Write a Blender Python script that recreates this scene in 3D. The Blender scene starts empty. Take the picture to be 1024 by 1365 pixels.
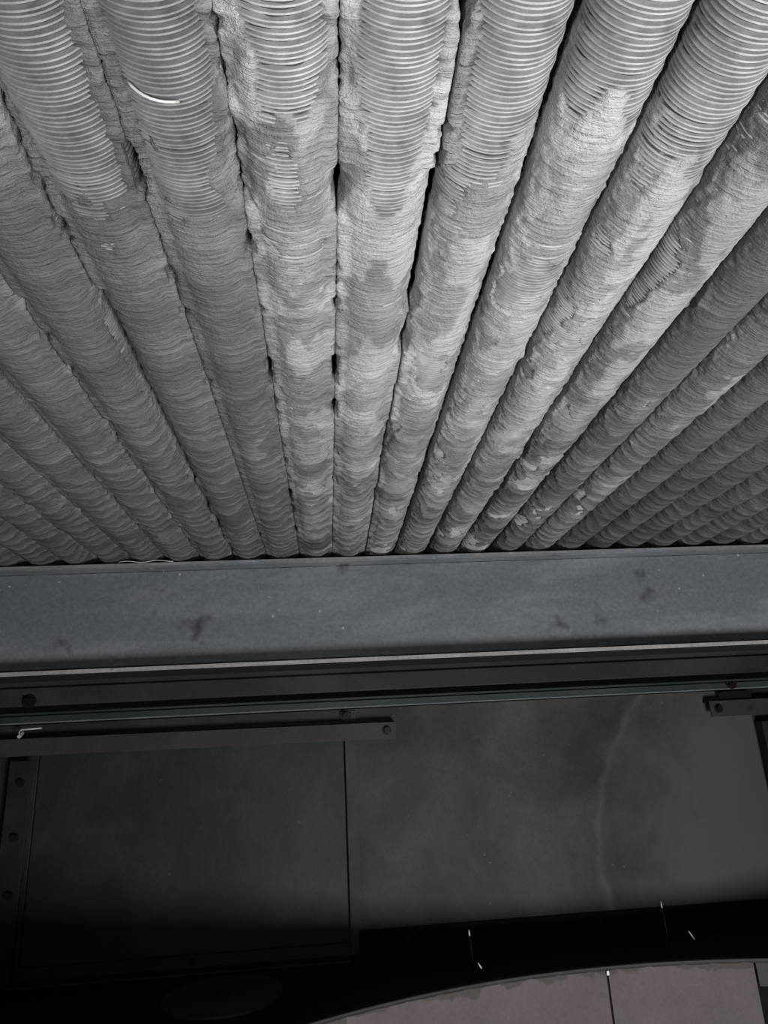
import bpy, bmesh, math, random
import numpy as np
from mathutils import Vector, Matrix

S = bpy.context.scene
COL = S.collection

# ---------------------------------------------------------------- camera
cam_d = bpy.data.cameras.new('camera')
cam = bpy.data.objects.new('camera', cam_d)
COL.objects.link(cam)
yaw, pitch, roll = 0.09302, 0.31996, -0.05325
fwd = Vector((math.sin(yaw)*math.cos(pitch), math.cos(yaw)*math.cos(pitch), math.sin(pitch)))
r0 = Vector((math.cos(yaw), -math.sin(yaw), 0)); u0 = r0.cross(fwd)
rt = r0*math.cos(roll) + u0*math.sin(roll)
up = -r0*math.sin(roll) + u0*math.cos(roll)
M = Matrix.Identity(4)
for i in range(3):
    M[i][0] = rt[i]; M[i][1] = up[i]; M[i][2] = -fwd[i]
cam.matrix_world = M
cam_d.sensor_fit = 'VERTICAL'
cam_d.sensor_height = 36.0
cam_d.lens = 905.8/1365*36.0
cam_d.clip_start = 0.01
S.camera = cam

# ---------------------------------------------------------------- world, lights, exposure
W = bpy.data.worlds.new('world'); S.world = W
W.use_nodes = True
W.node_tree.nodes['Background'].inputs[0].default_value = (0.55, 0.62, 0.72, 1)
W.node_tree.nodes['Background'].inputs[1].default_value = 0.004

def area(name, loc, target, sx, sy, power, col):
    L = bpy.data.lights.new(name, 'AREA')
    L.shape = 'RECTANGLE'; L.size = sx; L.size_y = sy; L.energy = power; L.color = col
    o = bpy.data.objects.new(name, L); COL.objects.link(o)
    o.location = loc
    d = Vector(target) - Vector(loc)
    o.rotation_euler = d.to_track_quat('-Z', 'Y').to_euler()
    return o
# daylight that comes up through the open fan ring from under the cooler
area('daylight_below_ring', (0.72, -0.25, -0.98), (0.35, 0.48, 0.37), 0.60, 0.60, 39.0, (0.97, 0.985, 1.0))
# fill lamp added just left of the lens to brighten the tube flanks
area('fill_left_of_lens', (-0.14, -0.06, -0.10), (0.12, 0.60, 0.34), 0.03, 0.03, 2.1, (1.0, 0.985, 0.96))
S.view_settings.view_transform = 'Standard'
S.view_settings.look = 'None'
S.view_settings.exposure = 0.0
S.view_settings.gamma = 1.0
S.view_settings.use_curve_mapping = False

# ---------------------------------------------------------------- helpers
def tag(o, label=None, cat=None, group=None, kind=None):
    if label: o['label'] = label
    if cat: o['category'] = cat
    if group: o['group'] = group
    if kind: o['kind'] = kind
    return o

def empty(name, loc=(0, 0, 0), rot=(0, 0, 0)):
    o = bpy.data.objects.new(name, None); COL.objects.link(o)
    o.location = loc; o.rotation_euler = rot
    o.empty_display_size = 0.05
    return o

def link(name, me, mat, parent=None, loc=None):
    o = bpy.data.objects.new(name, me); COL.objects.link(o)
    if mat and not me.materials: me.materials.append(mat)
    if parent: o.parent = parent
    if loc: o.location = loc
    return o

class MB:
    """collects shapes in one bmesh"""
    def __init__(s): s.bm = bmesh.new()
    def box(s, x0, x1, y0, y1, z0, z1, bev=0.0, m=None):
        r = bmesh.ops.create_cube(s.bm, size=1.0)
        vs = r['verts']
        bmesh.ops.scale(s.bm, vec=(x1-x0, y1-y0, z1-z0), verts=vs)
        bmesh.ops.translate(s.bm, vec=((x0+x1)/2, (y0+y1)/2, (z0+z1)/2), verts=vs)
        if bev:
            es = list({e for v in vs for e in v.link_edges})
            q = bmesh.ops.bevel(s.bm, geom=es, offset=bev, segments=2, affect='EDGES', profile=0.6)
            vs = list({v for f in q['faces'] for v in f.verts} | {v for v in vs if v.is_valid})
        if m: bmesh.ops.transform(s.bm, matrix=m, verts=vs)
        return s
    def cyl(s, p0, p1, r0, r1=None, n=16):
        p0, p1 = Vector(p0), Vector(p1); r1 = r0 if r1 is None else r1
        d = p1-p0
        q = bmesh.ops.create_cone(s.bm, cap_ends=True, segments=n, radius1=r0, radius2=r1, depth=d.length)
        m = Matrix.Translation((p0+p1)/2) @ d.to_track_quat('Z', 'Y').to_matrix().to_4x4()
        bmesh.ops.transform(s.bm, matrix=m, verts=q['verts'])
        return s
    def tube(s, pts, r, n=8):
        pts = [Vector(p) for p in pts]; prev = None
        for i, p in enumerate(pts):
            d = (pts[min(i+1, len(pts)-1)] - pts[max(i-1, 0)]).normalized()
            q = d.to_track_quat('Z', 'Y')
            ring = [s.bm.verts.new(p + q @ Vector((math.cos(a)*r, math.sin(a)*r, 0))) for a in [k*2*math.pi/n for k in range(n)]]
            if prev:
                for k in range(n): s.bm.faces.new((prev[k], prev[(k+1) % n], ring[(k+1) % n], ring[k]))
            else: s.bm.faces.new(ring[::-1])
            prev = ring
        s.bm.faces.new(prev)
        return s
    def prof(s, pts, x0, x1):
        """closed polygon of (y, z) run along x"""
        a = [s.bm.verts.new((x0, y, z)) for y, z in pts]
        b = [s.bm.verts.new((x1, y, z)) for y, z in pts]
        n = len(pts)
        for k in range(n): s.bm.faces.new((a[k], a[(k+1) % n], b[(k+1) % n], b[k]))
        s.bm.faces.new(a[::-1]); s.bm.faces.new(b)
        return s
    def build(s, name, mat, parent=None, smooth=False, loc=None):
        bmesh.ops.recalc_face_normals(s.bm, faces=s.bm.faces[:])
        me = bpy.data.meshes.new(name); s.bm.to_mesh(me); s.bm.free()
        if smooth: me.shade_smooth()
        return link(name, me, mat, parent, loc)

# ---------------------------------------------------------------- materials
def mat_nodes(name):
    m = bpy.data.materials.new(name); m.use_nodes = True
    nt = m.node_tree; b = nt.nodes['Principled BSDF']
    return m, nt, b

def noise(nt, scale, detail=4, rough=0.6, vec=None, dim='3D', dist=0.0):
    n = nt.nodes.new('ShaderNodeTexNoise'); n.noise_dimensions = dim
    n.inputs['Scale'].default_value = scale; n.inputs['Detail'].default_value = detail
    n.inputs['Roughness'].default_value = rough; n.inputs['Distortion'].default_value = dist
    if vec: nt.links.new(vec, n.inputs['Vector'])
    return n.outputs['Fac']

def ramp(nt, fac, stops):
    r = nt.nodes.new('ShaderNodeValToRGB'); e = r.color_ramp.elements
    while len(e) < len(stops): e.new(0.5)
    for q, (p, c) in zip(e, stops):
        q.position = p; q.color = (c[0], c[1], c[2], 1) if not isinstance(c, float) else (c, c, c, 1)
    nt.links.new(fac, r.inputs[0])
    return r.outputs[0]

def mix(nt, fac, a, b, mode='MIX'):
    m = nt.nodes.new('ShaderNodeMix'); m.data_type = 'RGBA'; m.blend_type = mode
    for s_, v in ((m.inputs[0], fac), (m.inputs[6], a), (m.inputs[7], b)):
        if hasattr(v, 'is_linked'): nt.links.new(v, s_)
        elif isinstance(v, (int, float)): s_.default_value = v
        else: s_.default_value = (*v, 1)
    return m.outputs[2]

def math_n(nt, op, a, b=0.0, clamp=False):
    m = nt.nodes.new('ShaderNodeMath'); m.operation = op; m.use_clamp = clamp
    for s_, v in ((m.inputs[0], a), (m.inputs[1], b)):
        if hasattr(v, 'is_linked'): nt.links.new(v, s_)
        else: s_.default_value = v
    return m.outputs[0]

def mapped(nt, coord='Object', scale=(1, 1, 1), loc=(0, 0, 0)):
    tc = nt.nodes.new('ShaderNodeTexCoord'); mp = nt.nodes.new('ShaderNodeMapping')
    mp.inputs['Scale'].default_value = scale; mp.inputs['Location'].default_value = loc
    nt.links.new(tc.outputs[coord], mp.inputs[0])
    return mp.outputs[0]

def bump(nt, b, h, strength, dist):
    n = nt.nodes.new('ShaderNodeBump'); n.inputs['Strength'].default_value = strength
    n.inputs['Distance'].default_value = dist
    nt.links.new(h, n.inputs['Height']); nt.links.new(n.outputs[0], b.inputs['Normal'])

def painted(name, base, dusty, spots=(0.02, 0.02, 0.02), rough=0.5, dust_lo=0.45, dust_hi=0.75, streak=(1, 1, 1), scale=5.0, metallic=0.0, bumpd=0.0006):
    """painted steel: base colour, drifts of settled dust, dark specks and light scratches"""
    m, nt, b = mat_nodes(name)
    v = mapped(nt, 'Object', streak)
    big = noise(nt, scale, 5, 0.62, v, dist=0.4)
    c = mix(nt, ramp(nt, big, [(dust_lo, 0.0), (dust_hi, 1.0)]), base, dusty)
    v2 = mapped(nt)
    blot = noise(nt, 14.0, 3, 0.5, v2)
    c = mix(nt, ramp(nt, blot, [(0.66, 0.0), (0.76, 0.75)]), c, spots)
    sp = nt.nodes.new('ShaderNodeTexVoronoi'); sp.inputs['Scale'].default_value = 40
    nt.links.new(v2, sp.inputs['Vector'])
    c = mix(nt, math_n(nt, 'MULTIPLY', ramp(nt, sp.outputs['Distance'], [(0.05, 0.6), (0.12, 0.0)]), ramp(nt, noise(nt, 9.0, 2, 0.5, v2), [(0.55, 0.0), (0.68, 1.0)])), c, tuple(min(1, x*3.0) for x in dusty))
    grain = noise(nt, 160.0, 3, 0.7, v2)
    c = mix(nt, 0.5, c, ramp(nt, grain, [(0.3, 0.55), (0.7, 1.25)]), 'MULTIPLY')
    nt.links.new(c, b.inputs['Base Color'])
    b.inputs['Roughness'].default_value = rough
    b.inputs['Metallic'].default_value = metallic
    b.inputs['Specular IOR Level'].default_value = 0.35
    bump(nt, b, noise(nt, 60.0, 5, 0.65, v2), 0.35, bumpd)
    return m

M_beam = painted('blue_grey_beam_paint', (0.125, 0.135, 0.143), (0.205, 0.215, 0.222), rough=0.5, scale=4.5, streak=(0.6, 1, 2.6))
M_edge = painted('pale_flange_edge', (0.26, 0.25, 0.24), (0.36, 0.345, 0.33), rough=0.6, scale=10)  # edge strip paler than the beam paint
M_pale_edge = painted('pale_beam_edge', (0.17, 0.175, 0.18), (0.25, 0.25, 0.25), rough=0.6, scale=12)  # mid-tone edge strips, paler than the parts they sit on
M_green = painted('green_grey_paint', (0.030, 0.042, 0.040), (0.052, 0.066, 0.063), rough=0.5, scale=6, streak=(.6, 1, 1))
M_channel = painted('dusty_channel_paint', (0.020, 0.022, 0.024), (0.050, 0.053, 0.058), rough=0.6, scale=4, streak=(.6, 1, 1))
M_panelL = painted('dark_panel_paint', (0.018, 0.0205, 0.020), (0.042, 0.042, 0.040), rough=0.55, scale=4.5, dust_lo=0.45, dust_hi=0.8, bumpd=0.0012)
M_panelC = painted('brown_grey_panel_paint', (0.024, 0.022, 0.019), (0.072, 0.068, 0.064), rough=0.6, scale=3.2, dust_lo=0.40, dust_hi=0.70, bumpd=0.0012)
def streak_on(m):
    """a pale curved run of dried dust and a dustier right-hand corner, as on the middle panel"""
    nt = m.node_tree; b = nt.nodes['Principled BSDF']
    old = b.inputs['Base Color'].links[0].from_socket
    v = mapped(nt); sep = nt.nodes.new('ShaderNodeSeparateXYZ'); nt.links.new(v, sep.inputs[0])
    z = math_n(nt, 'ADD', sep.outputs[2], 0.337)
    cx = math_n(nt, 'ADD', math_n(nt, 'MULTIPLY', math_n(nt, 'MULTIPLY', z, z), 1.05), 0.695)
    n = noise(nt, 16, 3, 0.6, v)
    d = math_n(nt, 'ADD', math_n(nt, 'SUBTRACT', sep.outputs[0], cx), math_n(nt, 'MULTIPLY', math_n(nt, 'SUBTRACT', n, 0.5), 0.03))
    line = ramp(nt, math_n(nt, 'ADD', math_n(nt, 'ABSOLUTE', d), math_n(nt, 'MULTIPLY', math_n(nt, 'SUBTRACT', noise(nt, 30, 4, 0.7, v), 0.45), 0.03)), [(0.0, 0.35), (0.018, 0.0)])
    c = mix(nt, line, old, (0.13, 0.12, 0.11))
    corner = math_n(nt, 'ADD', math_n(nt, 'MULTIPLY', d, 2.2), math_n(nt, 'MULTIPLY', math_n(nt, 'SUBTRACT', noise(nt, 7, 6, 0.7, v), 0.5), 1.0))
    c = mix(nt, ramp(nt, corner, [(-0.0, 0.0), (0.6, 0.85)]), c, (0.092, 0.088, 0.084))
    nt.links.new(c, b.inputs['Base Color'])
streak_on(M_panelC)
M_bar = painted('brown_bar_paint', (0.042, 0.037, 0.032), (0.062, 0.056, 0.050), rough=0.6, scale=6)
M_post = painted('dark_post_paint', (0.012, 0.0135, 0.0145), (0.028, 0.031, 0.033), rough=0.6, scale=6)
M_deck = painted('oily_black_deck', (0.004, 0.004, 0.0045), (0.007, 0.007, 0.008), rough=0.75, scale=4)
M_black = painted('black_paint_and_shade', (0.003, 0.003, 0.003), (0.006, 0.006, 0.006), rough=0.9, scale=6)  # real black parts, plus shade put into colour at flange and wall foot
M_bolt = painted('dark_bolt_steel', (0.014, 0.012, 0.011), (0.03, 0.027, 0.024), rough=0.45, scale=60, metallic=0.4)

def bright_steel():
    m, nt, b = mat_nodes('bright_wire')
    c = ramp(nt, noise(nt, 90, 3), [(0.3, (0.45, 0.44, 0.42)), (0.7, (0.75, 0.74, 0.72))])
    nt.links.new(c, b.inputs['Base Color']); b.inputs['Roughness'].default_value = 0.45
    b.inputs['Metallic'].default_value = 0.25
    return m
M_wire = bright_steel()

def ring_mat():
    """dusty pinkish brown ring sheet with grimy stains of their own shape below the rim"""
    m, nt, b = mat_nodes('pinkish_ring_sheet')
    v = mapped(nt)
    c = ramp(nt, noise(nt, 7.0, 5, 0.6, v), [(0.3, (0.125, 0.098, 0.096)), (0.7, (0.165, 0.130, 0.128))])
    sep = nt.nodes.new('ShaderNodeSeparateXYZ'); nt.links.new(v, sep.inputs[0])
    near = math_n(nt, 'MULTIPLY_ADD', sep.outputs[2], 9.0); nt.nodes[-1].inputs[2].default_value = 0.27
    blob = math_n(nt, 'ADD', noise(nt, 6.5, 4, 0.6, v, dist=0.8), near)
    c = mix(nt, ramp(nt, blob, [(0.66, 0.0), (0.70, 0.75)]), c, (0.062, 0.056, 0.044))
    c = mix(nt, 0.4, c, ramp(nt, noise(nt, 150, 3, 0.7, v), [(0.3, 0.6), (0.7, 1.2)]), 'MULTIPLY')
    nt.links.new(c, b.inputs['Base Color']); b.inputs['Roughness'].default_value = 0.7
    bump(nt, b, noise(nt, 50, 4, 0.6, v), 0.3, 0.0005)
    return m
M_ring = ring_mat()

def dust_mat():
    m, nt, b = mat_nodes('caked_grey_dust')
    at = nt.nodes.new('ShaderNodeAttribute'); at.attribute_name = 'tone'
    v = mapped(nt)
    n1 = noise(nt, 170.0, 5, 0.75, v)
    vs = mapped(nt, 'Object', (0.45, 7, 0.45))
    n2 = noise(nt, 34.0, 4, 0.6, vs)
    t = math_n(nt, 'ADD', at.outputs['Fac'], math_n(nt, 'MULTIPLY', math_n(nt, 'SUBTRACT', n1, 0.5), 0.20))
    t = math_n(nt, 'ADD', t, math_n(nt, 'MULTIPLY', math_n(nt, 'SUBTRACT', n2, 0.5), 0.42))
    c = ramp(nt, t, [(0.0, (0.050, 0.050, 0.053)), (0.35, (0.150, 0.149, 0.152)), (0.7, (0.36, 0.355, 0.35)), (1.0, (0.56, 0.55, 0.545))])
    warm = noise(nt, 5.0, 3, 0.5, v)
    c = mix(nt, ramp(nt, warm, [(0.55, 0.0), (0.75, 0.5)]), c, (1.0, 0.93, 0.84), 'MULTIPLY')
    nt.links.new(c, b.inputs['Base Color'])
    b.inputs['Roughness'].default_value = 1.0; b.inputs['Specular IOR Level'].default_value = 0.1
    n4 = noise(nt, 95.0, 4, 0.65, mapped(nt, 'Object', (0.33, 4.2, 0.33)), dist=0.25)
    n5 = noise(nt, 520.0, 3, 0.7, v)
    h = math_n(nt, 'ADD', math_n(nt, 'ADD', n1, math_n(nt, 'MULTIPLY', n2, 0.8)), math_n(nt, 'ADD', math_n(nt, 'MULTIPLY', n4, 0.9), math_n(nt, 'MULTIPLY', n5, 0.35)))
    bump(nt, b, h, 1.0, 0.0034)
    return m
M_dust = dust_mat()

def fin_mat(name, lo, hi):
    m, nt, b = mat_nodes(name)
    v = mapped(nt)
    c = ramp(nt, noise(nt, 26, 5, 0.7, v), [(0.3, lo), (0.7, hi)])
    nt.links.new(c, b.inputs['Base Color'])
    b.inputs['Roughness'].default_value = 0.6; b.inputs['Metallic'].default_value = 0.15
    bump(nt, b, noise(nt, 240, 3, 0.7, v), 0.5, 0.0006)
    return m
M_fin = fin_mat('dull_aluminium_fins', (0.15, 0.15, 0.152), (0.50, 0.50, 0.50))
M_fin_dark = fin_mat('tarnished_fins', (0.09, 0.09, 0.094), (0.28, 0.28, 0.29))
def pipe_mat():
    m, nt, b = mat_nodes('dark_pipe')
    nt.links.new(ramp(nt, noise(nt, 20), [(0.3, 0.02), (0.7, 0.05)]), b.inputs['Base Color'])
    b.inputs['Roughness'].default_value = 0.6
    return m
M_pipe = pipe_mat()

# ---------------------------------------------------------------- setting
Y_WALL = 1.92
Z_DECK = -0.50
RC = (0.62, 0.27); RR = 1.41           # fan ring centre and radius

# dark plate that closes the space above the tube layer
tag(MB().box(-1.6, 2.2, -1.4, 2.05, 0.46, 0.47).build('ceiling', M_black), kind='structure')

# back wall: folded sheet-steel panels side by side
wall = empty('wall_back', (0.0, Y_WALL, 0.0)); tag(wall, kind='structure')
def panel(x0, x1, dy, mat, lip_left=None, lip_right=None, label=None):
    mb = MB().box(x0+0.0012, x1-0.0012, dy, dy+0.02, Z_DECK, 0.078, 0.0015)
    o = mb.build('steel_panel', mat, wall)
    if label: o['label'] = label
    for lip in (lip_left, lip_right):
        if lip:
            a, b_ = lip
            MB().box(a, b_, dy-0.004, dy-0.0002, Z_DECK+0.002, 0.074, 0.0015).build('panel_flange', mat, o)
    return o
panel(-1.60, -0.745, 0.004, M_panelL)
panel(-0.745, 0.039, 0.004, M_panelL, label='very dark blue-green sheet-steel panel')
panel(0.039, 1.19, -0.004, M_panelC, (0.041, 0.073), None, 'brownish grey dusty sheet-steel panel')
panel(1.19, 2.2, 0.002, M_panelL)

MB().box(-1.3, 0.034, -0.004, 0.0038, 0.049, 0.0775, 0.0012).build('top_flange', M_channel, wall)

# deck with the round fan opening
def deck():
    bm = bmesh.new(); n = 128
    x0, x1, y0, y1 = -1.6, 2.2, -1.4, Y_WALL+0.03
    def outer(a):
        c, s = math.cos(a), math.sin(a)
        t = 1e9
        if c > 1e-6: t = min(t, (x1-RC[0])/c)
        if c < -1e-6: t = min(t, (x0-RC[0])/c)
        if s > 1e-6: t = min(t, (y1-RC[1])/s)
        if s < -1e-6: t = min(t, (y0-RC[1])/s)
        return RC[0]+c*t, RC[1]+s*t
    prev = None; first = None
    for k in range(n+1):
        a = k*2*math.pi/n
        if k == n: cur = first
        else:
            ix, iy = RC[0]+math.cos(a)*RR, RC[1]+math.sin(a)*RR
            ox, oy = outer(a)
            cur = [bm.verts.new((ix, iy, Z_DECK)), bm.verts.new((ox, oy, Z_DECK)), bm.verts.new((ox, oy, Z_DECK-0.006)), bm.verts.new((ix, iy, Z_DECK-0.006))]
        if first is None: first = cur
        if prev:
            for q in range(4): bm.faces.new((prev[q], prev[(q+1) % 4], cur[(q+1) % 4], cur[q]))
        prev = cur
    bmesh.ops.recalc_face_normals(bm, faces=bm.faces[:])
    me = bpy.data.meshes.new('floor'); bm.to_mesh(me); bm.free()
    return link('floor', me, M_deck)
tag(deck(), kind='structure')

# ---------------------------------------------------------------- finned tubes
PITCH = 0.0640; ZT = 0.3690; RT = 0.0296; X0 = 0.0143
Y0, Y1 = -0.30, 1.92
FP = 0.0033                     # fin pitch

rng = np.random.RandomState(7)
def vnoise(u, v, seed):
    """smooth value noise on arrays, about 0..1"""
    r = np.random.RandomState(seed); N = 256
    g = r.rand(N, N)
    iu = np.floor(u).astype(int); iv = np.floor(v).astype(int)
    fu = u-iu; fv = v-iv
    fu = fu*fu*(3-2*fu); fv = fv*fv*(3-2*fv)
    a = g[iu % N, iv % N]; b = g[(iu+1) % N, iv % N]; c = g[iu % N, (iv+1) % N]; d = g[(iu+1) % N, (iv+1) % N]
    return (a*(1-fu)+b*fu)*(1-fv)+(c*(1-fu)+d*fu)*fv
def fbm(u, v, seed, octv=4, gain=0.5):
    t = 0; amp = 1; s = 0
    for k in range(octv):
        t = t+amp*vnoise(u*2**k+k*17.3, v*2**k+k*5.1, seed+k); s += amp; amp *= gain
    return t/s
def sstep(a, b, x):
    t = np.clip((x-a)/(b-a), 0, 1); return t*t*(3-2*t)

def grid_mesh(name, P, attr=None):
    nr, ns, _ = P.shape
    me = bpy.data.meshes.new(name)
    idx = np.arange(nr*ns).reshape(nr, ns)
    q = np.stack([idx[:-1, :-1], idx[:-1, 1:], idx[1:, 1:], idx[1:, :-1]], -1).reshape(-1, 4)
    me.vertices.add(nr*ns); me.vertices.foreach_set('co', P.astype(np.float32).ravel())
    me.loops.add(q.size); me.loops.foreach_set('vertex_index', q.astype(np.int32).ravel())
    me.polygons.add(len(q)); me.polygons.foreach_set('loop_start', (np.arange(len(q))*4).astype(np.int32))
    me.update(calc_edges=True)
    me.shade_smooth()
    if attr is not None:
        a = me.attributes.new('tone', 'FLOAT', 'POINT'); a.data.foreach_set('value', attr.astype(np.float32).ravel())
    return me

def fins_mesh():
    ys, rs = [], []
    n = int((Y1-Y0)/FP)
    for k in range(n):
        y = k*FP
        if Y0+y > 1.45:
            if k % 3: continue
        jit = 0.0004*math.sin(k*12.9898)*math.sin(k*3.7)
        for f, r in ((0.0, 0.0225), (0.12, RT-0.0003), (0.38, RT), (0.50, 0.0225)):
            ys.append(y+f*FP+jit*(r > 0.027)); rs.append(r+(0.0005*math.sin(k*7.7) if r > 0.027 else 0))
    ys = np.array(ys); rs = np.array(rs)
    th = np.radians(np.linspace(-120, 120, 49))
    Y, T = np.meshgrid(ys, th, indexing='ij'); R = rs[:, None]
    wob = 1+0.006*(fbm(Y/0.02, T*2+9, 3, 2)-0.5)
    P = np.stack([np.sin(T)*R*wob, Y, -np.cos(T)*R*wob], -1)
    me = grid_mesh('fins', P[:, ::-1]); me.shade_flat()
    return me
FINS = fins_mesh(); FINS.materials.append(M_fin)
FINS_DARK = FINS.copy(); FINS_DARK.materials.clear(); FINS_DARK.materials.append(M_fin_dark)

def pipe_mesh():
    mb = MB(); mb.cyl((0, 0, 0), (0, Y1-Y0, 0), 0.0245, n=20)
    o = mb.build('pipe', M_pipe); me = o.data; bpy.data.objects.remove(o); return me
PIPE = pipe_mesh()

# per seam (between tube k-1 and tube k): how far the dust has bridged it, 0..1
SEAM = {-11: .8, -10: .85, -9: .85, -8: .9, -7: .85, -6: .85, -5: .9, -4: .8, -3: .62, -2: 1.0, -1: .85, 0: .80, 1: .42,
        2: .20, 3: .15, 4: .28, 5: .2, 6: .12, 7: .08, 8: .05, 9: .05, 10: .05, 11: .05, 12: .05, 13: .05, 14: .05, 15: .05, 16: .05}
# per tube k (between seam k and seam k+1): dust tone, cleanness near the camera, Y where caking begins
TONE = {-11: .38, -10: .39, -9: .39, -8: .40, -7: .41, -6: .42, -5: .44, -4: .44, -3: .45, -2: .48, -1: .66, 0: .76, 1: .77, 2: .78, 3: .76,
        4: .62, 5: .44, 6: .50, 7: .38, 8: .34, 9: .34, 10: .35, 11: .36, 12: .36, 13: .38, 14: .36, 15: .36}
YC = {-6: .18, -5: .20, -4: .27, -3: .375, -2: .345, -1: .315, 0: .335, 1: .35, 2: .335, 3: .325, 4: .15, 5: .12, 6: .12}

ys = []
y = Y0
while y < Y1:
    ys.append(y)
    y += 0.0060 if y < 0.19 else (FP/2 if y < 0.86 else (0.0024 if y < 1.30 else 0.02))
YS = np.array(ys)
TH = np.radians(np.concatenate([np.linspace(-112, -92, 4)[:-1], np.linspace(-92, -58, 11)[:-1], np.linspace(-58, 58, 27), np.linspace(58, 92, 11)[1:], np.linspace(92, 112, 4)[1:]]))

def dust_mesh(k):
    Y, T = np.meshgrid(YS, TH, indexing='ij'); s = 1000+k*37
    aT = np.abs(T); deg = np.degrees(T)
    tb0 = TONE.get(k, .36)
    arc = T*RT                                            # metres across the tube
    yc = YC.get(k, 0.05)
    low = fbm(Y/0.075+3, arc/0.05+50, s, 4)               # large patches
    mid = fbm(Y/0.022+8, arc/0.022+50, s+9, 4)
    # caking: 0 bare fins, 1 fully caked
    cv = (Y-yc)/0.05 + (low-0.5)*4.2 + (mid-0.5)*1.6 + 0.25 + sstep(38, 80, np.abs(deg))*(0.4 if k in (-3, 1, 2, 3) else 1.4)
    if k in (-1, 0): cv = cv + sstep(20, 50, -deg)*1.6    # the caked flank of the middle tubes
    if 1 <= k <= 4:                                       # bare patches further along on the lighter tubes
        cv = np.where(Y > yc+0.02, np.minimum(cv, 1.6+(low-0.42)*14+(mid-.5)*5), cv)
    elif k >= -1 and k <= 6:
        cv = np.where(Y > yc+0.04, np.minimum(cv, 2.6+(low-0.36)*14+(mid-.5)*5), cv)
    c = 0.45*sstep(-0.9, 0.2, cv)+0.55*sstep(0.1, 0.7, cv)
    thick = sstep(0.4, 3.2, cv)
    # fine arcs left by the fins under the crust
    fi = (Y-Y0)/FP
    finwave = np.cos(2*np.pi*(fi-0.43))
    relief = 0.00042*finwave*(1-0.6*thick)*sstep(1.0, .80, Y)*(0.4+1.2*mid)
    # ridges stretched round the tube, and overlapping scalloped slabs further along
    r1 = fbm(Y/0.0055, arc/0.040+60, s+21, 3, .6)-0.5
    r2 = fbm(Y/0.009, arc/0.011+60, s+33, 4, .7)-0.5
    r3 = fbm(Y/0.0042+11, arc/0.0050+60, s+91, 2, .7)-0.5
    pale = sstep(0.53, 0.57, fbm(Y/0.07+31, arc/0.045+12, s+81, 5, .55))*(tb0 > .49)*(1-0.75*sstep(.55, 1.05, Y))  # pale patches thin out with distance to mimic light falloff
    wy = Y+0.007*(fbm(Y/0.05, arc/0.040+70, s+41, 3)-0.5)*2 + 0.006*(T**2)
    ph = wy/0.031+3.4*fbm(Y/0.09, arc/0.10+3.5, s+51, 2)
    saw = (ph-np.floor(ph)); slab = (saw**1.5)*sstep(0.45, 0.85, Y)
    far0 = sstep(.4, .9, Y)
    t_c = 0.0004 + 0.0007*(k < -1 or k > 4) + 0.0010*(low-0.3) + (0.0015+0.0007*far0)*r1 + 0.0018*r2*(0.45+0.8*far0)*(1.0 if k < 7 else 0.5) + 0.0018*slab*(0.2+1.6*mid)*(0.5 if k < -1 else 1.0 if k < 7 else 0.25) + 0.0006*pale + relief + r3*(0.0012+0.0022*sstep(40, 70, aT*57.3))
    t = -0.0044*(1-c) + c*t_c
    R = RT + t
    # dust bridging the seam to the neighbour on each side
    for side, sk in ((-1, k), (1, k+1)):
        f = SEAM.get(sk, 0.1)
        if sk == 1: f = np.where((YS > 0.345) & (YS < 0.50), 0.05, 0.62)[:, None]
        sn = fbm(YS/0.045+sk*13, YS*0+sk*3.3, 500+sk, 4)[:, None]
        rough = fbm(Y/0.0060+5, arc/0.0060+40, s+61+side, 4, .7)
        a = np.degrees(T)*side
        amt = np.clip((f-0.5)*2.2 + (sn-0.5)*3.0 + 0.5, 0, 1)
        start = 78-34*amt+16*(rough-0.5)
        g = sstep(0, 15, a-start)
        target = (0.0308+0.0018*amt+0.0030*(rough-0.5))/np.maximum(np.sin(np.radians(np.clip(a, 40, 90))), 0.5)
        target = np.minimum(target, RT+0.0015+0.0058*amt+0.004*(rough-0.5))
        w = g*np.clip(0.10+amt*1.0, 0, 1)
        R = R*(1-w)+np.maximum(R, target)*w
        rim = sstep(48, 74, a)
        R = R+rim*(rough-0.5)*0.0085*(0.15+0.9*f)
        # keep within the half pitch where the seam stays an open slot
        lim = np.where(np.asarray(f) > 0.4, 0.0320, 0.0298)/np.maximum(np.abs(np.sin(T)), 0.3)
        if sk in (-3, -5): lim = np.minimum(0.0300+0.0040*(rough-0.5)+0.005*(sn-0.5), 0.0317)/np.maximum(np.abs(np.sin(T)), 0.3)
        hole = sstep(0.60, 0.68, fbm(YS/0.020+sk*7, YS*0+sk*1.7, 900+sk, 3))[:, None]*(sk <= 1)*(sk >= -4)
        lim = lim-0.0042*hole*(0.8+0.8*rough)
        R = np.where(side*T > 0, np.minimum(R, lim), R)
    P = np.stack([np.sin(T)*R, Y-Y0, -np.cos(T)*R], -1)
    tb = TONE.get(k, .36)
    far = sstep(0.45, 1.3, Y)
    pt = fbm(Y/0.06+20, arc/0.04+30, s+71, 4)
    tone = tb - 0.20*far*(tb > .5) + 0.45*(pt-0.5)*(0.6+0.6*(tb > .5)) + (pale-0.45)*0.26 + 0.10*slab - 0.14*(1-sstep(0.3, .8, saw))*far  # pale tubes darken with distance: light falloff put into the tone
    tone = tone + 0.14*sstep(50, 75, np.abs(deg))*(k <= 0) + 0.10*sstep(0.2, 1.2, cv)*(1-sstep(1.2, 3, cv))
    tone = tone*(1-sstep(0.0006, 0.0022, RT-R)) + 0.05*sstep(0.0006, 0.0022, RT-R)  # recess shade between fins and in seams put into the tone
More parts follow.
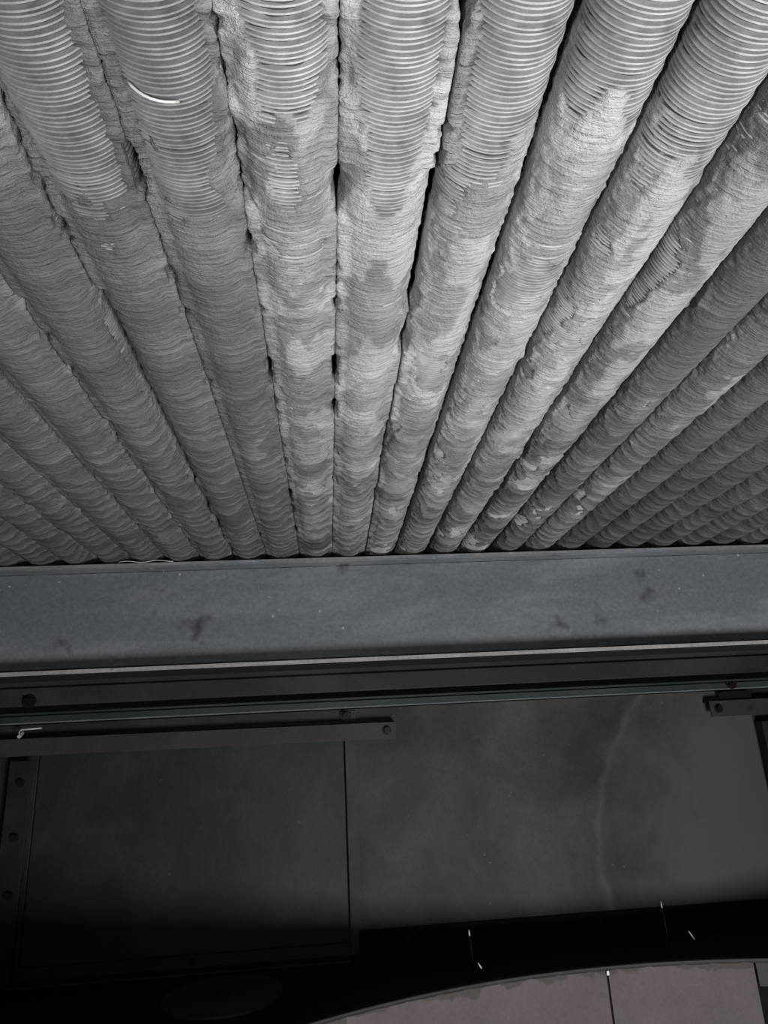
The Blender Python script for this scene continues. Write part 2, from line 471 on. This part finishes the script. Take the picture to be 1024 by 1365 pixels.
    return grid_mesh('dust_crust', P[:, ::-1], tone[:, ::-1])

ORD = ['first', 'second', 'third', 'fourth', 'fifth', 'sixth', 'seventh', 'eighth', 'ninth', 'tenth', 'eleventh',
       'twelfth', 'thirteenth', 'fourteenth', 'fifteenth', 'sixteenth']
SPECIAL = {
    -3: 'finned tube with bare dark ribs at the upper left corner, dark crack on its left',
    -2: 'grey finned tube with a torn fin near the top, pale dust ridges along both sides',
    -1: 'middle finned tube whose bare ribs end in a rounded patch of pale dust',
    0: 'finned tube running straight up the middle with pale dust along its left flank',
    1: 'pale finned tube right of the straight middle one, long dark slot on its left',
    2: 'pale finned tube between two open slots, ragged white dust edge halfway along',
    3: 'pale ribbed tube reaching the top right corner, third right of the straight middle one',
    4: 'mottled pale dust-caked tube with no bare ribs, entering at the upper right edge',
}
for k in range(-11, 16):
    t = empty('finned_tube', (X0+PITCH*(k+0.5), Y0, ZT))
    if k in SPECIAL: lab = SPECIAL[k]
    elif k < -3: lab = 'dark grey dust-caked finned tube, %s left of the bare-ribbed tube in the upper left' % ORD[-k-4]
    elif k <= 6: lab = 'mid-grey dust-caked finned tube, %s right of the mottled pale tube' % ORD[k-5]
    else: lab = 'smooth dark grey finned tube, %s right of the mottled pale tube' % ORD[k-5]
    tag(t, lab, 'finned tube', 'finned tubes of the cooling bundle overhead')
    link('pipe', PIPE, M_pipe, t)
    f = link('fins', FINS if -1 <= k <= 6 else FINS_DARK, M_fin, t); f['kind'] = 'stuff'
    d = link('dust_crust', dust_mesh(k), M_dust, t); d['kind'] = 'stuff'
    if k >= 1:
        for q in (f, d): q.scale = (0.945, 1, 0.945)
    if k == -2:
        # torn fin: a bent strip of fin standing off the tube
        mb = MB(); pts = []
        for q in range(9):
            a = math.radians(-38+q*6.5); r = RT+0.0012+0.0022*math.sin(q/8*math.pi)
            pts.append((math.sin(a)*r, 0.585+0.0022*q/8*3, -math.cos(a)*r))
        mb.tube(pts, 0.0009, 6)
        mb.build('bent_fin', M_wire, t, True)['label'] = 'torn bright fin edge'

# ---------------------------------------------------------------- main I-beam under the tubes
YB = 1.272
ib = empty('steel_beam', (0.3, YB, 0.134))
tag(ib, 'wide blue-grey steel beam crossing the frame directly under the tube ends', 'beam')
def rel(x, y, z): return (x-0.3, y-YB, z-0.134)
ZB, ZTOP = 0.134, 0.3345
MB().box(-1.9, 1.9, 0.034, 0.042, 0.008, ZTOP-ZB-0.010, 0.0).build('web', M_beam, ib)
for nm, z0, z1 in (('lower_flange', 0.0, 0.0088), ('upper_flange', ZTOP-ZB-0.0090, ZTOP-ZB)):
    fl = MB().box(-1.9, 1.9, 0.0006, 0.108, z0, z1, 0.0008).build(nm, M_beam if nm[0] == 'u' else M_black, ib)  # lower flange is black: shade of its underside put into the colour
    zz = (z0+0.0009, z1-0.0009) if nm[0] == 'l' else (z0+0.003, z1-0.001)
    e = MB().box(-1.9, 1.9, -0.0006, 0.0004, *zz).build('flange_edge', M_edge if nm[0] == 'l' else M_pale_edge, fl)
    if nm[0] == 'l': e['label'] = 'light-coloured flange edge'
# loose light wire caught on the upper flange at the left
tag(MB().tube([(-0.385+q*0.010, YB-0.002, 0.3362+0.0016*math.sin(q*1.1)) for q in range(11)], 0.0007, 6).build('loose_wire', M_wire, smooth=True),
    'thin pale wire lying along the upper edge of the blue-grey beam, left', 'wire')

# ---------------------------------------------------------------- end channel and angle behind the beam
ec = empty('end_channel', (0.3, 1.84, 0.10))
tag(ec, 'dusty dark channel running just below and behind the big beam', 'channel')
MB().box(-1.9, 1.9, 0.055, 0.062, 0.022, 0.245).build('web', M_channel, ec)
MB().prof([(0.020, 0.0), (0.062, 0.0), (0.062, 0.0065), (0.024, 0.0065), (0.020, 0.004)], -1.9, 1.9).build('flange', M_green, ec)
MB().box(-1.9, 1.9, 0.044, 0.0548, 0.022, 0.068, 0.002).build('splice_strip', M_channel, ec)
ta = empty('top_angle', (0.3, 1.885, 0.079))
tag(ta, 'dark green angle strip capping the top of the back wall panels', 'angle iron')
MB().prof([(0.0, 0.0), (0.052, 0.0), (0.052, 0.004), (0.004, 0.006), (0.004, 0.018), (0.0, 0.018)], -1.9, 1.9).build('leg', M_green, ta)
MB().box(-1.9, 1.9, -0.0012, -0.0001, 0.0, 0.0030).build('pale_edge', M_pale_edge, ta)  # thin paler strip along the front of the angle

# ---------------------------------------------------------------- battens, posts, base angle on the back wall
def bolt_head(parent, x, y, z, r=0.009, mat=None, axis='y'):
    """washer, hex head and shank end; faces -y"""
    o = MB().cyl((x, y, z), (x, y-0.0022, z), r*1.35, n=20).build('bolt', M_bolt, parent)
    mb = MB(); mb.cyl((x, y-0.0020, z), (x, y-0.0095, z), r, r*0.92, n=6)
    mb.build('bolt_head', mat or M_bolt, o)
    return o
def batten(x0, x1, y, z0, z1, label, bolts, tilt=0.0):
    t = empty('flat_bar', (x0, y, z0), (0, tilt, 0))
    tag(t, label, 'flat bar', 'flat bars along the top of the back wall')
    MB().prof([(0, 0), (0.004, 0), (0.004, (z1-z0)-0.004), (0.034, (z1-z0)-0.004), (0.034, z1-z0), (0, z1-z0)], 0, x1-x0).build('bar', M_bar, t)
    for bx, bz in bolts: bolt_head(t, bx-x0, 0.0, bz-z0)
    return t
batten(-1.30, 0.176, 1.880, 0.004, 0.046, 'long brownish flat bar across the left wall panel ending at a bolt mid-frame', [(0.152, 0.026)], 0.0055)
batten(1.052, 1.90, 1.880, 0.008, 0.050, 'short flat bar end with a bolt at the right edge of frame', [(1.075, 0.030)])

def post(x0, x1, y, label, bolts, mat=M_post):
    t = empty('angle_post', (x0, y, Z_DECK)); tag(t, label, 'post')
    w = x1-x0
    MB().box(0, w, 0.0, 0.004, 0.0, 0.49, 0.001).build('face_leg', mat, t)
    MB().box(0, 0.004, 0.0042, 0.036, 0.0, 0.49, 0.001).build('side_leg', mat, t)
    for bz in bolts: bolt_head(t, w*0.55, 0.0, bz-Z_DECK, 0.008)
post(-0.800, -0.745, 1.884, 'dark vertical angle post with bolts at the left edge of the wall', [-0.06, -0.185, -0.31])
post(1.195, 1.262, 1.884, 'dark vertical angle post at the right edge below the short bar', [-0.10, -0.28])

ba = empty('base_angle', (-1.3, 1.862, Z_DECK)); tag(ba, 'dark angle strip bolted along the foot of the left wall panel', 'angle iron')
MB().prof([(0, 0), (0.048, 0), (0.048, 0.030), (0.044, 0.030), (0.044, 0.004), (0, 0.004)], 0, 1.34).build('strip', M_post, ba)
for x in (0.35, 0.96): bolt_head(ba, x, 0.044, 0.016, 0.008)
bs = empty('base_shade_strip', (0.06, 1.895, Z_DECK)); tag(bs, 'added black strip for the shade along the foot of the brownish wall panel', 'shade strip')
MB().prof([(0, 0), (0.018, 0), (0.018, 0.052), (0.014, 0.052)], 0, 1.13).build('strip', M_black, bs)  # black strip added to stand in for shade at the wall foot
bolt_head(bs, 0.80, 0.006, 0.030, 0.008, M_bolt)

# loose bolts on the joint strip
def stud(x, y, z, label, r=0.011):
    t = empty('bolt', (x, y, z)); tag(t, label, 'bolt')
    MB().cyl((0, 0, 0), (0, -0.003, 0), r*1.4, n=20).build('washer', M_bolt, t)
    MB().cyl((0, -0.003, 0), (0, -0.011, 0), r, r*0.92, n=6).build('nut', M_bolt, t)
    MB().cyl((0, -0.011, 0), (0, -0.020, 0), r*0.55, n=12).build('shank', M_bolt, t)
stud(0.046, 1.912, 0.062, 'black bolt above the long flat bar where the two wall panels meet')
stud(-0.77, 1.885, 0.135, 'black bolt on the dusty channel at far left above the glinting hook', 0.013)
stud(1.128, 1.884, 0.095, 'black bolt on the channel at right above the short flat bar', 0.011)
bp = empty('shadow_plate', (1.09, 1.890, 0.052)); tag(bp, 'short black plate added for the shadow above the short flat bar at right', 'shadow plate')
MB().box(0, 0.095, 0, 0.006, 0, 0.022, 0.001).build('plate', M_black, bp)  # black plate standing in for a shadow over the bar
MB().box(0.0, 0.095, -0.012, -0.0003, 0.018, 0.022, 0.001).build('shadow_lip', M_black, bp)

# glinting hooked pin at the left
hp = empty('hooked_pin', (-0.775, 1.884, 0.046)); tag(hp, 'small shiny bent pin glinting on top of the long flat bar at far left', 'pin')
MB().tube([(0.0, -0.020, 0.004), (-0.003, -0.022, 0.012), (0.002, -0.020, 0.019), (0.010, -0.018, 0.019), (0.050, -0.016, 0.0205)], 0.0022, 8).build('wire', M_wire, hp, True)
MB().cyl((0.0, -0.024, 0.002), (0.0, -0.008, 0.011), 0.0048, n=12).build('head', M_wire, hp)

# ---------------------------------------------------------------- fan ring
ring = empty('fan_ring', (RC[0], RC[1], Z_DECK)); tag(ring, 'large round fan ring of pinkish dusty sheet metal at the bottom right', 'fan ring')
def arc_sheet(name, a0, a1, r_in, r_out, z0, z1, mat, parent, seg=2.0):
    bm = bmesh.new(); n = max(2, int((a1-a0)/seg)); prev = None
    for k in range(n+1):
        a = math.radians(a0+(a1-a0)*k/n); s_, c_ = math.sin(a), math.cos(a)
        cur = [bm.verts.new((s_*r, c_*r, z)) for r, z in ((r_in, z0), (r_in, z1), (r_out, z1), (r_out, z0))]
        if prev:
            for q in range(4): bm.faces.new((prev[q], prev[(q+1) % 4], cur[(q+1) % 4], cur[q]))
        else: bm.faces.new(cur)
        prev = cur
    bm.faces.new(prev[::-1])
    bmesh.ops.recalc_face_normals(bm, faces=bm.faces[:])
    me = bpy.data.meshes.new(name); bm.to_mesh(me); bm.free()
    return link(name, me, mat, parent)
# azimuth measured from +y towards +x
cuts = [-46.0, -1.2, 11.9, 56, 100, 145, 190, 235, 280, 314]
for i in range(len(cuts)-1):
    a0, a1 = cuts[i]+0.10, cuts[i+1]-0.10
    if i == 2:
        p = arc_sheet('ring_panel', a0, a1, RR+0.022, RR+0.025, -0.42, -0.048, M_black, ring); p['label'] = 'black recessed ring panel'
    else:
        arc_sheet('ring_panel', a0, a1, RR, RR+0.003, -0.42, -0.0045, M_ring, ring)
arc_sheet('lower_rim_band', 12.0, 55.9, RR+0.0, RR+0.003, -0.050, -0.0045, M_panelC, ring)
arc_sheet('backing_strap', -2.4, 0.0, RR+0.0035, RR+0.0055, -0.42, -0.01, M_black, ring)
arc_sheet('rim_lip', 0, 360, RR-0.004, RR+0.010, -0.004, 0.0035, M_post, ring)
arc_sheet('rim_bead', 0, 360, RR-0.0055, RR-0.0043, -0.0010, 0.0028, M_bar, ring)

# ---------------------------------------------------------------- bright wire stubs on the deck
def stub(x, y, z, top, bot, label, r=0.0022):
    t = empty('wire_stub', (x, y, z)); tag(t, label, 'wire stub', 'bright wire stubs around the fan ring rim')
    top = Vector(top); bot = Vector(bot)
    mid = top.lerp(bot, 0.45)
    if bot.length < 1e-6 and top.length > 0.05:
        mid = top.lerp(bot, 0.14)
    MB().tube([bot, bot.lerp(mid, .5), mid], r*0.8, 8).build('stem', M_black, t, True)  # black stem: shade on the wire's lower part put into colour
    MB().tube([mid, mid.lerp(top, .5), top], r, 8).build('tip', M_wire, t, True)['label'] = 'bright tip'
stub(0.321, 1.682, Z_DECK+0.0035, (-0.012, 0.002, 0.024), (0.003, 0, 0.0), 'slanting bright wire stub on the rim near the middle of the ring', 0.0018)
stub(0.305, 1.72, Z_DECK, (-0.004, 0.0, 0.082), (0, 0, 0), 'small upright bright wire tip standing behind the slanting stub', 0.0018)
stub(0.835, 1.74, Z_DECK, (-0.018, 0.0, 0.040), (0.008, 0, 0.0), 'leaning bright wire stub behind the rim at the far right', 0.0013)
stub(0.775, 1.76, Z_DECK, (-0.004, 0.0, 0.100), (0, 0, 0), 'tiny bright wire tip below the right side of the brownish panel', 0.0014)
bc = empty('seam_clip', (0.590, 1.6795, Z_DECK-0.0045)); tag(bc, 'small bright clip at the top of the seam between two ring sheets', 'clip')
MB().box(-0.003, 0.003, -0.0066, -0.0042, -0.009, 0.0, 0.0008).build('clip_plate', M_wire, bc)

# faint round cover plate on the deck at the lower left
cp = empty('cover_plate', (-0.235, 1.70, Z_DECK)); tag(cp, 'faint dark grey round plate on the black deck at the lower left', 'plate')
mb = MB(); mb.cyl((0, 0, 0), (0, 0, 0.005), 0.125, n=48); mb.build('disc', M_bar, cp)
mb = MB(); mb.cyl((0, 0, 0.005), (0, 0, 0.010), 0.018, n=6); mb.build('knob', M_post, cp)
